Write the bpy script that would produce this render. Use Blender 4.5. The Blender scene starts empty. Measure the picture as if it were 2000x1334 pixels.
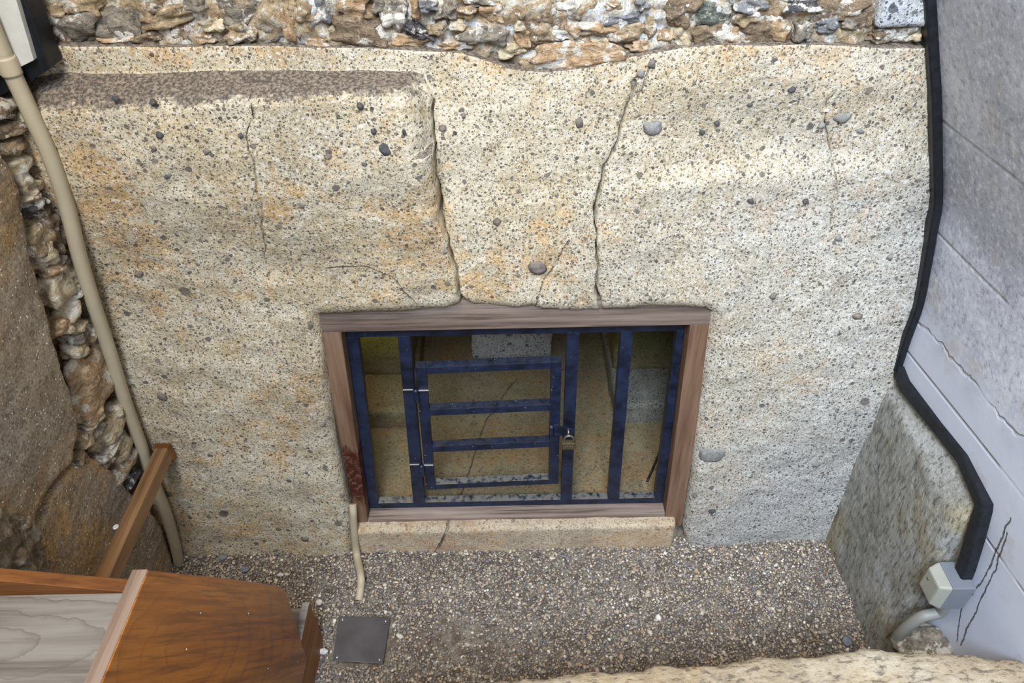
import bpy, bmesh, math, random
import numpy as np
from mathutils import Vector, Matrix, noise
random.seed(7); rng = np.random.default_rng(7)
S = bpy.context.scene; COL = S.collection
# ------------------------------------------------------------------ camera
f = 1444.0; P = math.atan(f/1705.3); RO = math.radians(1.14)
CAM = np.array([0, -1.378, 2.02])
F0 = np.array([0, math.cos(P), -math.sin(P)]); U0 = np.array([0, math.sin(P), math.cos(P)]); X0 = np.array([1., 0, 0])
RR = math.cos(RO)*X0 - math.sin(RO)*U0; UU = math.sin(RO)*X0 + math.cos(RO)*U0
def on(px, py, ax, v):
    d = F0 + RR*(px-1000)/f - UU*(py-667)/f
    return CAM + (v-CAM[ax])/d[ax]*d
def onpl(px, py, p0, n):
    d = F0 + RR*(px-1000)/f - UU*(py-667)/f
    t = np.dot(np.array(p0)-CAM, n)/np.dot(d, n); return CAM + t*d
cd = bpy.data.cameras.new('camera'); cam = bpy.data.objects.new('camera', cd); COL.objects.link(cam)
cd.sensor_width = 36; cd.lens = f/2000*36; cd.clip_start = .02
m = Matrix((RR, UU, -F0)).transposed().to_4x4(); m.translation = Vector(CAM); cam.matrix_world = m
S.camera = cam
# ------------------------------------------------------------------ materials
def rgb(*c):
    if len(c) == 1: c = (c[0],)*3
    return tuple((x/12.92 if x <= .04045 else ((x+.055)/1.055)**2.4) for x in [v/255 for v in c]) + (1,)
class NB:
    def __init__(s, name):
        s.m = bpy.data.materials.new(name); s.m.use_nodes = True; s.t = s.m.node_tree; s.t.nodes.clear()
        s.o = s.n('ShaderNodeOutputMaterial'); s.b = s.n('ShaderNodeBsdfPrincipled'); s.l(s.b.outputs[0], s.o.inputs[0])
        s.pos = s.n('ShaderNodeNewGeometry').outputs['Position']
    def n(s, t, **k):
        x = s.t.nodes.new(t)
        for a, b in k.items(): setattr(x, a, b)
        return x
    def l(s, a, b): s.t.links.new(a, b)
    def put(s, v, sock):
        if hasattr(v, 'links'): s.l(v, sock)
        else: sock.default_value = v
    def math(s, op, a, b=0, c=None, clamp=False):
        x = s.n('ShaderNodeMath', operation=op, use_clamp=clamp); s.put(a, x.inputs[0]); s.put(b, x.inputs[1])
        if c is not None: s.put(c, x.inputs[2])
        return x.outputs[0]
    def vm(s, op, a, b=(0, 0, 0), out=0):
        x = s.n('ShaderNodeVectorMath', operation=op); s.put(a, x.inputs[0]); s.put(b, x.inputs[1]); return x.outputs[out]
    def map(s, scale=(1, 1, 1), rot=(0, 0, 0), loc=(0, 0, 0), v=None):
        x = s.n('ShaderNodeMapping'); s.put(v or s.pos, x.inputs[0]); x.inputs[3].default_value = scale; x.inputs[2].default_value = rot; x.inputs[1].default_value = loc
        return x.outputs[0]
    def noise(s, sc, det=4, ro=.55, v=None, dist=0, out=0):
        x = s.n('ShaderNodeTexNoise'); s.put(v or s.pos, x.inputs['Vector']); x.inputs['Scale'].default_value = sc; x.inputs['Detail'].default_value = det
        x.inputs['Roughness'].default_value = ro; x.inputs['Distortion'].default_value = dist; return x.outputs[out]
    def voro(s, sc, v=None, feat='F1', rnd=1):
        x = s.n('ShaderNodeTexVoronoi', feature=feat); s.put(v or s.pos, x.inputs['Vector']); x.inputs['Scale'].default_value = sc; x.inputs['Randomness'].default_value = rnd; return x
    def ramp(s, v, st, interp='LINEAR'):
        x = s.n('ShaderNodeValToRGB'); x.color_ramp.interpolation = interp; s.put(v, x.inputs[0]); e = x.color_ramp.elements
        while len(e) < len(st): e.new(.5)
        for i, (p, c) in enumerate(st):
            e[i].position = p; e[i].color = c if isinstance(c, tuple) else (c, c, c, 1)
        return x.outputs[0]
    def rng(s, v, a, b, c=0, d=1, smooth=True):
        x = s.n('ShaderNodeMapRange', interpolation_type='SMOOTHSTEP' if smooth else 'LINEAR'); s.put(v, x.inputs[0])
        for i, q in enumerate((a, b, c, d)): s.put(q, x.inputs[1+i])
        return x.outputs[0]
    def mix(s, fac, a, b, mode='MIX'):
        x = s.n('ShaderNodeMix', data_type='RGBA', blend_type=mode); s.put(fac, x.inputs[0]); s.put(a, x.inputs[6]); s.put(b, x.inputs[7]); return x.outputs[2]
    def bump(s, h, dist=.005, st=1, nrm=None):
        x = s.n('ShaderNodeBump'); x.inputs['Strength'].default_value = st; x.inputs['Distance'].default_value = dist; s.put(h, x.inputs['Height'])
        if nrm: s.l(nrm, x.inputs['Normal'])
        return x.outputs[0]
    def seg(s, a, b, v):
        a = Vector(a); b = Vector(b); ba = b-a
        pa = s.vm('SUBTRACT', v, tuple(a)); d = s.vm('DOT_PRODUCT', pa, tuple(ba), out=1)
        h = s.math('DIVIDE', d, ba.length_squared, clamp=True)
        x = s.n('ShaderNodeVectorMath', operation='SCALE'); x.inputs[0].default_value = tuple(ba); s.l(h, x.inputs[3])
        return s.vm('LENGTH', s.vm('SUBTRACT', pa, x.outputs[0]), out=1)
    def cracks(s, polys, w, wob=.012, mask=(1, 1, 1)):
        nz = s.noise(14, 5, .65, out=1); off = s.n('ShaderNodeVectorMath', operation='SCALE'); s.l(s.vm('SUBTRACT', nz, (.5, .5, .5)), off.inputs[0]); off.inputs[3].default_value = wob*2
        v = s.vm('MULTIPLY', s.vm('ADD', s.pos, off.outputs[0]), mask); r = None; polys = [[tuple(q*w_ for q, w_ in zip(p, mask)) for p in pl] for pl in polys]
        for pl in polys:
            for a, b in zip(pl, pl[1:]):
                d = s.seg(a, b, v); r = d if r is None else s.math('MINIMUM', r, d)
        return s.rng(r, w*.4, w, 1, 0)
    def done(s, col, rough=.85, nrm=None, metal=0, spec=.3, gain=1):
        if gain != 1 and hasattr(col, 'links'):
            g = s.n('ShaderNodeVectorMath', operation='SCALE'); s.l(col, g.inputs[0]); g.inputs[3].default_value = gain; col = g.outputs[0]
        s.put(col, s.b.inputs['Base Color']); s.put(rough, s.b.inputs['Roughness']); s.b.inputs['Metallic'].default_value = metal
        s.b.inputs['Specular IOR Level'].default_value = spec
        if nrm: s.l(nrm, s.b.inputs['Normal'])
        return s.m

def tuff(name, cols, fleck=1.0, peb=1.0, crk=None, crkw=.0022, bd=1.0, green_light=None, graymix=None, dust=None, cmask=(1, 0, 1)):
    n = NB(name)
    big = n.noise(1.9, 3, .6); mid = n.noise(7, 5, .65, dist=.5); fine = n.noise(150, 4, .75); fin2 = n.noise(420, 2, .7)
    base = n.ramp(n.math('MULTIPLY_ADD', mid, .5, n.math('MULTIPLY', big, .5)), [(.36, cols[2]), (.46, cols[1]), (.55, cols[0]), (.66, cols[1])])
    pat = n.noise(26, 5, .7)
    base = n.mix(n.rng(n.math('MULTIPLY_ADD', pat, .45, n.math('MULTIPLY', n.noise(4.2, 4, .6, v=n.map(loc=(5, 2, 1))), .55)), .49, .60, 0, .75), base, cols[3])
    if graymix:   # iron staining gives way to grey stone; partly warm and cool light painted in
        sx = n.n('ShaderNodeSeparateXYZ'); n.l(n.pos, sx.inputs[0])
        g = n.math('ADD', sx.outputs[0], n.math('MULTIPLY', n.math('SUBTRACT', n.noise(2.2, 4, .6), .5), 1.6))
        g = n.math('SUBTRACT', g, n.math('MULTIPLY', n.math('SUBTRACT', sx.outputs[2], .7), .35))
        base = n.mix(n.rng(g, graymix[0], graymix[1], 0, graymix[3]), base, graymix[2])
    if green_light:  # green light painted into the stone colour, stronger higher up
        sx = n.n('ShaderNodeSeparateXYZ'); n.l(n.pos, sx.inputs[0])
        base = n.mix(n.rng(n.math('ADD', sx.outputs[2], n.math('MULTIPLY', mid, .12)), green_light[0], green_light[1], 0, .9), base, green_light[2])
    base = n.mix(n.rng(n.noise(3.1, 5, .65, v=n.map(loc=(9, 4, 6), scale=(1.3, 1, .7))), .5, .68, 0, .55), base, n.mix(.5, base, cols[8]))
    # light crystals and dark groundmass
    base = n.mix(n.rng(fine, .52, .68, 0, .75*fleck), base, cols[4], )
    base = n.mix(n.rng(fine, .46, .33, 0, .8*fleck), base, cols[5])
    base = n.mix(n.rng(fin2, .42, .28, 0, .5*fleck), base, cols[5])
    dv = n.n('ShaderNodeVectorMath', operation='SCALE'); n.l(n.noise(60, 3, .6, out=1), dv.inputs[0]); dv.inputs[3].default_value = .009
    v = n.vm('ADD', n.pos, dv.outputs[0]); hgt = n.math('MULTIPLY', fine, .6)
    for sc, r0, thr, dk in ((250, .34, .45, cols[6]), (140, .32, .42, cols[6]), (75, .30, .66, cols[6]), (36, .26, .84, cols[7]), (15, .20, .90, cols[7])):
        vo = n.voro(sc, v); sr = n.n('ShaderNodeSeparateXYZ'); n.l(vo.outputs['Color'], sr.inputs[0])
        sel = n.math('GREATER_THAN', sr.outputs[0], thr)
        rad = n.math('MULTIPLY_ADD', sr.outputs[1], r0*.55, r0*.6)
        d = n.math('DIVIDE', vo.outputs['Distance'], rad)
        mk = n.math('MULTIPLY', n.rng(d, .85, 1.12, 1, 0), sel)
        c2 = n.mix(sr.outputs[2], dk, cols[8])
        base = n.mix(n.math('MULTIPLY', mk, .85*peb), base, c2)
        hgt = n.math('ADD', hgt, n.math('MULTIPLY', mk, .25))
    if dust:   # earth lying on the upward-facing ledge
        gn = n.n('ShaderNodeNewGeometry'); sn = n.n('ShaderNodeSeparateXYZ'); n.l(gn.outputs['True Normal'], sn.inputs[0]); sp = n.n('ShaderNodeSeparateXYZ'); n.l(n.pos, sp.inputs[0])
        mk_ = n.math('MULTIPLY', n.rng(n.math('ADD', sn.outputs[2], n.math('MULTIPLY', n.math('SUBTRACT', n.noise(38, 5, .7), .5), 1.4)), .3, .8), n.rng(sp.outputs[2], 1.25, 1.4))
        base = n.mix(n.math('MULTIPLY', mk_, .95), base, n.mix(n.rng(fine, .42, .62), dust, rgb(150, 134, 116)))
    nrm = n.bump(n.noise(35, 6, .7), .006*bd, .7); nrm = n.bump(hgt, .0028*bd, 1, nrm)
    if crk:
        c = n.cracks(crk, crkw, .009, cmask); base = n.mix(n.math('MULTIPLY', c, n.rng(n.noise(22, 4, .6), .38, .58, .1, .75)), base, rgb(50, 42, 36)); nrm = n.bump(n.math('SUBTRACT', 1, c), .004, 1, nrm)
    return n.done(base, .93, nrm, spec=.15)

def o0(px, py, y=0): return tuple(on(px, py, 1, y))
fc = [[o0(1268,130), o0(1255,165), o0(1245,195)], [o0(1112,470), o0(1085,515), o0(1060,555), o0(1043,605)],
      [o0(640,515), o0(720,508), o0(770,530), o0(815,590)]]  # last polyline is soft shading, painted as a dark line
TUFFC = [rgb(198,178,140), rgb(212,198,168), rgb(184,160,118), rgb(206,166,108), rgb(244,240,230), rgb(98,84,66), rgb(62,58,58), rgb(82,78,76), rgb(124,114,100)]
M_face = tuff('tuff_face', TUFFC, crk=fc, dust=rgb(84, 76, 68), graymix=(-.2, 1.3, rgb(182,182,176), .85))
TG = [rgb(160,158,146), rgb(176,172,158), rgb(140,134,118), rgb(168,150,112), rgb(200,198,190), rgb(90,86,78), rgb(60,58,58), rgb(80,78,76), rgb(110,106,98)]
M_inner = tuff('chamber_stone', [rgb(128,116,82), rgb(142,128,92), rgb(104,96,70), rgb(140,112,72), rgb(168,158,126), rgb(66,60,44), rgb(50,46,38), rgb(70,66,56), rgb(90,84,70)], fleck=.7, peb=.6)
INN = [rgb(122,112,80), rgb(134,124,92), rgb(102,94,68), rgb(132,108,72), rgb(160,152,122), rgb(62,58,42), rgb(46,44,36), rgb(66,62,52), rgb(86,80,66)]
M_greenlit = tuff('chamber_stone_greenlit', INN, fleck=.6, peb=.5, green_light=(.30, .40, rgb(150,146,76)))  # yellow-green light painted in above the brown base
M_olive = tuff('chamber_stone_olive', INN, fleck=.6, peb=.5, green_light=(.26, .42, rgb(104,104,58)))  # same painted light in a darker olive
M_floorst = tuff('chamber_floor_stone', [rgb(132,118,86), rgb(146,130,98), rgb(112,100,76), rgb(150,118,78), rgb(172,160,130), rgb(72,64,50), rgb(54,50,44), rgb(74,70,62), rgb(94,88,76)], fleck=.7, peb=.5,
    crk=[[tuple(on(1000,750,2,.09)), tuple(on(985,770,2,.09)), tuple(on(950,820,2,.09)), tuple(on(925,890,2,.09)), tuple(on(900,970,2,.09))], [tuple(on(1010,740,2,.09)), tuple(on(985,770,2,.09))]], crkw=.003, cmask=(1, 1, 0))
M_block = tuff('grey_tuff_block', [rgb(178,178,176), rgb(190,190,186), rgb(160,160,158), rgb(180,176,160), rgb(214,214,210), rgb(110,108,106), rgb(58,58,60), rgb(74,74,76), rgb(100,98,96)])
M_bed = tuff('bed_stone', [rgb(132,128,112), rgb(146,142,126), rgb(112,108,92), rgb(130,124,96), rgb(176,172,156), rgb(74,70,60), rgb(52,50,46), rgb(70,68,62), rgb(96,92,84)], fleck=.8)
M_thresh = tuff('threshold_stone', [rgb(196,174,142), rgb(208,188,156), rgb(180,156,124), rgb(196,160,120), rgb(232,220,196), rgb(120,104,84), rgb(88,80,72), rgb(106,96,88), rgb(150,134,116)], fleck=.7, peb=.7,
    crk=[[tuple(on(878,1024,1,-.01)), tuple(on(868,1045,1,-.01)), tuple(on(850,1080,1,-.01))]], crkw=.005)

def slab_mat(name, a, b, c, stain, sc=1, streak=(1, 1, 1), gain=1.4, spk=1):
    n = NB(name)
    mp = n.map(scale=streak)
    col = n.ramp(n.noise(4, 6, .65, dist=.4), [(.3, a), (.5, b), (.68, c)])
    col = n.mix(n.rng(n.noise(3.3, 4, .6, v=n.map(loc=(3, 1, 2))), .5, .68, 0, .8), col, stain)
    fn = n.noise(170*sc, 4, .75, v=mp)
    md = n.noise(45*sc, 5, .75, v=mp); col = n.mix(n.rng(md, .52, .66, 0, .45 if spk else .25), col, c); col = n.mix(n.rng(md, .48, .36, 0, .5 if spk else .28), col, rgb(70, 62, 54)); col = n.mix(n.rng(fn, .5, .36, 0, .65), col, rgb(52, 46, 40)); col = n.mix(n.rng(fn, .55, .72, 0, .55), col, rgb(205, 196, 176))
    sp = n.voro(210); sr = n.n('ShaderNodeSeparateXYZ'); n.l(sp.outputs['Color'], sr.inputs[0])
    col = n.mix(n.math('MULTIPLY', n.math('GREATER_THAN', sr.outputs[0], .955 if spk else 1.1), n.math('LESS_THAN', sp.outputs['Distance'], .35)), col, rgb(235, 232, 225))
    nr = n.bump(n.noise(22, 6, .7), .008, .8); nr = n.bump(fn, .003, .8, nr)
    return n.done(col, .8, nr, spec=.25, gain=gain)
M_lslab = slab_mat('brown_grey_slab', rgb(108,94,76), rgb(140,126,106), rgb(126,116,104), rgb(164,128,76), gain=1.65)
M_rslab = slab_mat('grey_wing_slab', rgb(118,116,104), rgb(146,144,134), rgb(160,160,156), rgb(146,132,92), streak=(1, .6, .16), gain=1.15, spk=0)
M_front = slab_mat('rough_front_stone', rgb(150,128,98), rgb(178,158,128), rgb(196,180,152), rgb(176,146,98), sc=.6, streak=(.4, 1, 1), gain=.95, spk=0)

def mortar_mat(name, a, b, c, w):
    n = NB(name); fn = n.noise(90, 6, .75); md = n.noise(16, 5, .7, dist=.8)
    col = n.ramp(md, [(.34, a), (.47, b), (.54, c), (.62, w)])
    col = n.mix(n.rng(fn, .48, .36, 0, .7), col, rgb(98, 78, 56)); col = n.mix(n.rng(fn, .55, .7, 0, .5), col, rgb(246, 240, 226))
    nr = n.bump(n.noise(30, 6, .75), .02, 1); nr = n.bump(fn, .004, 1, nr)
    return n.done(col, .95, nr, spec=.1)
M_mortar = mortar_mat('lime_mortar', rgb(172,142,104), rgb(202,176,138), rgb(228,216,192), rgb(248,246,238))
M_lmortar = mortar_mat('brown_mortar', rgb(96,72,52), rgb(128,100,74), rgb(160,132,96), rgb(196,172,130))
def rub(name, a, b, c, sc=28, st=(1, 1, 2.5)):
    n = NB(name); mp = n.map(scale=st); g = n.noise(sc, 6, .65, v=mp, dist=1.2)
    col = n.ramp(g, [(.33, a), (.5, b), (.66, c)]); fn = n.noise(120, 4, .7)
    col = n.mix(n.rng(fn, .47, .35, 0, .5), col, rgb(60, 48, 38)); col = n.mix(n.rng(fn, .58, .72, 0, .5), col, rgb(225, 212, 186))
    ms = n.noise(24, 5, .7, v=n.map(loc=(1, 8, 3)))   # lime mortar smeared over the stones
    col = n.mix(n.rng(ms, .53, .59, 0, .85), col, n.mix(fn, rgb(212, 196, 164), rgb(250, 246, 236)))
    nr = n.bump(n.math('MULTIPLY_ADD', ms, .8, g), .012, 1); nr = n.bump(fn, .003, .8, nr)
    return n.done(col, .85, nr, spec=.2)
RM = {'t': rub('rubble_tan', rgb(140,118,88), rgb(174,150,114), rgb(200,180,146)), 'g': rub('rubble_grey', rgb(112,104,92), rgb(146,134,116), rgb(170,158,138)),
      'o': rub('rubble_orange', rgb(160,126,90), rgb(190,156,116), rgb(212,186,152)), 'b': rub('rubble_bluegrey', rgb(112,112,114), rgb(142,140,138), rgb(164,158,148)),
      'n': rub('rubble_brown', rgb(112,94,74), rgb(144,122,96), rgb(164,144,118)), 'w': rub('rubble_cream', rgb(190,166,126), rgb(216,196,158), rgb(236,222,194)),
      'd': rub('rubble_dark', rgb(66,64,70), rgb(88,84,84), rgb(110,104,96)), 'k': rub('rubble_speckled', rgb(84,88,78), rgb(120,124,108), rgb(176,176,156), sc=70)}
def peb_mat(name, a, b):
    n = NB(name); g = n.noise(90, 4, .6); return n.done(n.ramp(g, [(.35, a), (.65, b)]), .8, n.bump(g, .004, .8), spec=.2)
M_peb = [peb_mat('dark_inclusion', rgb(66,64,62), rgb(98,95,91)), peb_mat('brown_inclusion', rgb(104,94,86), rgb(138,126,112)), peb_mat('grey_inclusion', rgb(120,118,112), rgb(150,146,136))]
# concrete
n = NB('cast_concrete'); md = n.noise(3.5, 5, .65, dist=.4); fn = n.noise(75, 6, .75)
sx = n.n('ShaderNodeSeparateXYZ'); n.l(n.pos, sx.inputs[0])
zz = n.math('ADD', sx.outputs[2], n.math('MULTIPLY', n.math('SUBTRACT', md, .5), .12))
col = n.ramp(md, [(.35, rgb(146,149,158)), (.5, rgb(168,171,180)), (.65, rgb(188,191,198))])
col = n.mix(n.rng(zz, .82, .92, .75, 0), col, rgb(182,185,192))
up = n.rng(zz, .9, 1.0, 0, 1)
col = n.mix(n.math('MULTIPLY', n.rng(fn, .52, .62, 0, .6), up), col, rgb(206,206,204)); col = n.mix(n.math('MULTIPLY', n.rng(fn, .48, .36, 0, .6), up), col, rgb(112,110,108))
col = n.mix(n.rng(n.noise(9, 4, .6), .56, .66, 0, .3), col, rgb(158,146,128))
bh = n.voro(16); sr = n.n('ShaderNodeSeparateXYZ'); n.l(bh.outputs['Color'], sr.inputs[0])
hole = n.math('MULTIPLY', n.math('GREATER_THAN', sr.outputs[0], .8), n.math('LESS_THAN', bh.outputs['Distance'], .045))
col = n.mix(n.math('MULTIPLY', hole, .5), col, rgb(90, 88, 86))
ln = None
for z0, sl in ((.905, .05), (1.14, .0), (.62, .02), (1.40, 0), (.80, .03)):
    d = n.math('ABSOLUTE', n.math('SUBTRACT', n.math('ADD', zz if z0 == .905 else sx.outputs[2], n.math('MULTIPLY', sx.outputs[1], sl)), z0)); q = n.rng(d, .001, .007, 1, 0); ln = q if ln is None else n.math('MAXIMUM', ln, q)
ln = n.math('MULTIPLY', ln, n.rng(n.noise(8, 3), .4, .55, .15, 1))
CX = lambda px, py: tuple(onpl(px, py, (1.013, 0, .4), np.array([1, .077, 0])))
ck = n.cracks([[CX(2000,1010), CX(1960,1080), CX(1920,1140), CX(1880,1180), CX(1862,1250)], [CX(1990,1040), CX(1955,1110), CX(1915,1180), CX(1870,1260)]], .0028, .012, (0, 1, 1))
col = n.mix(n.math('MULTIPLY', ln, .25), col, rgb(110, 106, 102)); col = n.mix(n.math('MULTIPLY', ck, .8), col, rgb(50, 48, 46))
nr = n.bump(n.math('SUBTRACT', n.math('MULTIPLY', fn, n.math('MULTIPLY_ADD', up, .8, .12)), n.math('MULTIPLY', n.math('ADD', n.math('ADD', ln, ck), hole), .8)), .004, .8)
M_conc = n.done(col, .75, nr, spec=.3, gain=1.3)

def wood(name, a, b, c, axis=0, rings=None, sc=1.0, rough=.6, spec=.3, stain=None, coat=0, fleck=.4, tilt=0, gain=1.25):
    n = NB(name); s = [34*sc]*3; s[axis] = 1.6*sc
    if tilt: n.pos = n.map(rot=(tilt, 0, 0))
    mp = n.map(scale=tuple(s)); g = n.noise(1, 6, .65, v=mp, dist=.3); s2 = [120*sc]*3; s2[axis] = 4*sc
    g2 = n.noise(1, 3, .6, v=n.map(scale=tuple(s2)))
    col = n.ramp(g, [(.3, a), (.5, b), (.7, c)]); h = g
    if rings:
        ctr, rs, freq = rings
        v = n.vm('MULTIPLY', n.vm('SUBTRACT', n.pos, ctr), rs)
        L = n.vm('LENGTH', v, out=1); L = n.math('ADD', L, n.math('MULTIPLY', n.noise(11, 4, .6, v=n.map(scale=(.7, .7, .7))), .05))
        w = n.math('FRACT', n.math('MULTIPLY', L, freq)); rk = n.math('POWER', w, 9)
        col = n.mix(n.math('MULTIPLY', rk, .5), col, a); h = n.math('SUBTRACT', g, n.math('MULTIPLY', rk, .4))
    col = n.mix(n.rng(g2, .48, .35, 0, fleck), col, a)
    if stain:
        z0, z1, xm, sc_ = stain
        sx = n.n('ShaderNodeSeparateXYZ'); n.l(n.pos, sx.inputs[0])
        zz = n.math('ADD', sx.outputs[2], n.math('MULTIPLY', n.math('SUBTRACT', n.noise(40, 4, .6, v=n.map(scale=(1, 1, .25))), .5), .16))
        mk = n.math('MULTIPLY', n.rng(zz, z1-.01, z1+.01, 1, 0), n.rng(zz, z0-.03, z0+.03, 0, 1)); mk = n.math('MULTIPLY', mk, n.math('LESS_THAN', sx.outputs[0], xm))
        col = n.mix(n.math('MULTIPLY', mk, n.rng(n.noise(70, 4, .7), .62, .5, .35, .95)), col, sc_)
    nr = n.bump(h, .003, .5); nr = n.bump(g2, .0012, .5, nr); m = n.done(col, rough, nr, spec=spec, gain=gain)
    if coat: n.b.inputs['Coat Weight'].default_value = coat; n.b.inputs['Coat Roughness'].default_value = .25
    return m
M_beam = wood('weathered_beam', rgb(84,68,58), rgb(132,114,100), rgb(164,148,132), 0, sc=.8, fleck=.8, gain=1.05)
M_jamb = wood('weathered_jamb', rgb(84,58,42), rgb(128,98,74), rgb(146,120,98), 2,gain=.95, stain=(.22, .46, 0, rgb(70, 22, 12)))
TH = math.radians(60); gq = on(365, 1272, 0, -.56); gq = (gq[0], gq[1]*math.cos(TH)-gq[2]*math.sin(TH), gq[1]*math.sin(TH)+gq[2]*math.cos(TH))
M_gloss = wood('varnished_wood', rgb(100,52,12), rgb(156,92,26), rgb(184,118,44), 1, rings=(gq, (1, .38, 1.0), 34), fleck=.55, rough=.34, spec=.5, coat=.4, tilt=TH)
M_edge = wood('pinkish_end_grain', rgb(108,84,66), rgb(146,122,102), rgb(166,144,124), 1, sc=.6, fleck=.6, gain=1.0)
tq = on(-40, 1258, 2, .975)
M_tread = wood('grey_tread_wood', rgb(88,76,66), rgb(146,137,124), rgb(158,150,138), 0, rings=(tuple(tq), (.28, 1, .3), 40), fleck=.25, sc=.6, gain=.88)
M_brown = wood('brown_board', rgb(70,38,16), rgb(108,64,28), rgb(126,78,38), 0, rough=.5)
M_rail = wood('brown_rail', rgb(88,62,38), rgb(126,94,62), rgb(146,116,84), 1, rough=.55)
M_foot = wood('brown_foot_board', rgb(90,54,24), rgb(130,84,44), rgb(146,100,60), 1, rough=.5)
# metals / plastics
n = NB('navy_painted_iron'); g = n.noise(25, 5, .65); dst = n.noise(55, 5, .7)
gn = n.n('ShaderNodeNewGeometry'); sz = n.n('ShaderNodeSeparateXYZ'); n.l(gn.outputs['Normal'], sz.inputs[0])
col = n.ramp(g, [(.35, rgb(14,20,34)), (.6, rgb(33,42,64))]); sp = n.math('MULTIPLY', n.math('GREATER_THAN', n.noise(160, 2), .74), .8)
sq = n.n('ShaderNodeSeparateXYZ'); n.l(n.pos, sq.inputs[0]); dm = n.math('MULTIPLY', n.math('MULTIPLY', n.rng(sz.outputs[2], .7, .9), n.rng(sq.outputs[2], .34, .24, .12, 1)), n.rng(dst, .36, .56, 0, .8))   # dust settles on upward faces
col = n.mix(sp, col, rgb(190, 190, 190)); col = n.mix(dm, col, rgb(126, 122, 112))
M_iron = n.done(col, .42, n.bump(g, .001, .4), spec=.5)
n = NB('bare_weld'); M_weld = n.done(rgb(190,184,168), .5, metal=.3)
def plain(name, c, r=.5, metal=0, sc=40, amt=.12, spec=.4, bd=.001):
    n = NB(name); g = n.noise(sc, 4, .6); c2 = tuple(x*(1-amt*2) for x in c[:3])+(1,)
    return n.done(n.ramp(g, [(.35, c2), (.6, c)]), r, n.bump(g, bd, .4), metal=metal, spec=spec)
M_brass = plain('aged_brass', rgb(122,110,80), .42, .7); M_shackle = plain('worn_shackle', rgb(160,150,130), .35, .8)
M_plate = plain('stainless_plate', rgb(126,122,124), .38, .75, 12, .12)
M_screw = plain('bright_screw', rgb(215,215,215), .25, .9)
M_pipe = plain('beige_conduit', rgb(196,180,148), .5, 0, 9, .06)
M_pipe2 = plain('grey_conduit', rgb(140,136,124), .5, 0, 9, .08)
M_boxl = plain('box_lid_plastic', rgb(160,158,142), .45, 0, 20, .05); M_boxb = plain('box_body_plastic', rgb(118,120,124), .45, 0, 20, .05)
M_seal = plain('black_sealant', rgb(24,27,32), .5, 0, 60, .3, bd=.002)
M_panel = plain('pale_panel', rgb(208,204,190), .7, 0, 30, .07)
M_cable = plain('dark_cable', rgb(40,36,34), .6)
M_chip = peb_mat('pale_chip', rgb(200,192,178), rgb(236,232,224)); M_chipg = peb_mat('grey_blue_pebble', rgb(110,114,120), rgb(140,142,144))
M_twig = plain('dry_twig', rgb(150,124,96), .8)
n = NB('gravel'); rd = n.n('ShaderNodeNewGeometry').outputs['Random Per Island']
col = n.ramp(rd, [(0, rgb(92,82,74)), (.16, rgb(132,120,106)), (.34, rgb(152,138,120)), (.48, rgb(112,106,102)), (.62, rgb(164,148,126)), (.74, rgb(140,132,122)), (.87, rgb(184,172,152)), (.93, rgb(156,132,104)), (.98, rgb(206,198,184))], 'CONSTANT')
fn = n.noise(300, 3, .6); col = n.mix(n.rng(fn, .5, .35, 0, .4), col, rgb(60, 52, 46))
M_gravel = n.done(col, .75, n.bump(fn, .001, .6), spec=.3, gain=1.5)
M_soil = mortar_mat('sandy_soil', rgb(126,110,92), rgb(150,134,114), rgb(168,154,134), rgb(186,172,150))
M_loose = mortar_mat('loose_rubble_mortar', rgb(134,114,88), rgb(164,144,114), rgb(188,170,140), rgb(220,210,188))
# ------------------------------------------------------------------ object helpers
def root(name, loc, label, cat, group=None):
    o = bpy.data.objects.new(name, None); COL.objects.link(o); o.location = loc; o.empty_display_size = .05
    tag(o, label, cat, group); return o
def tag(o, label=None, cat=None, group=None, kind=None):
    for k, v in (('label', label), ('category', cat), ('group', group), ('kind', kind)):
        if v: o[k] = v
    return o
def link(name, me, mat, parent=None, loc=None):
    """verts are in world coordinates; the object's origin goes to loc (or the parent's origin)"""
    o = bpy.data.objects.new(name, me); COL.objects.link(o); me.materials.append(mat)
    if parent:
        W = Vector((0, 0, 0)); q = parent
        while q: W += q.location; q = q.parent
        me.transform(Matrix.Translation(-W)); o.parent = parent
    elif loc is not None:
        me.transform(Matrix.Translation(-Vector(loc))); o.location = loc
    return o
def mk(name, vs, fs, mat, parent=None, loc=None, smooth=False):
    me = bpy.data.meshes.new(name); me.from_pydata([tuple(v) for v in vs], [], fs); me.update()
    bm = bmesh.new(); bm.from_mesh(me); bmesh.ops.recalc_face_normals(bm, faces=bm.faces) if len(vs) < 3000 else None; bm.to_mesh(me); bm.free()
    if smooth: me.polygons.foreach_set('use_smooth', [True]*len(me.polygons))
    return link(name, me, mat, parent, loc)
def hexa(name, c8, mat, parent=None, bev=.002, loc=None, smooth=False):
    me = bpy.data.meshes.new(name); bm = bmesh.new(); v = [bm.verts.new(tuple(c)) for c in c8]
    for q in ((0,1,2,3), (7,6,5,4), (0,4,5,1), (1,5,6,2), (2,6,7,3), (3,7,4,0)): bm.faces.new([v[i] for i in q])
    bmesh.ops.recalc_face_normals(bm, faces=bm.faces)
    if bev: bmesh.ops.bevel(bm, geom=bm.edges[:], offset=bev, segments=2, profile=.6, affect='EDGES')
    bm.to_mesh(me); bm.free(); return link(name, me, mat, parent, loc)
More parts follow.
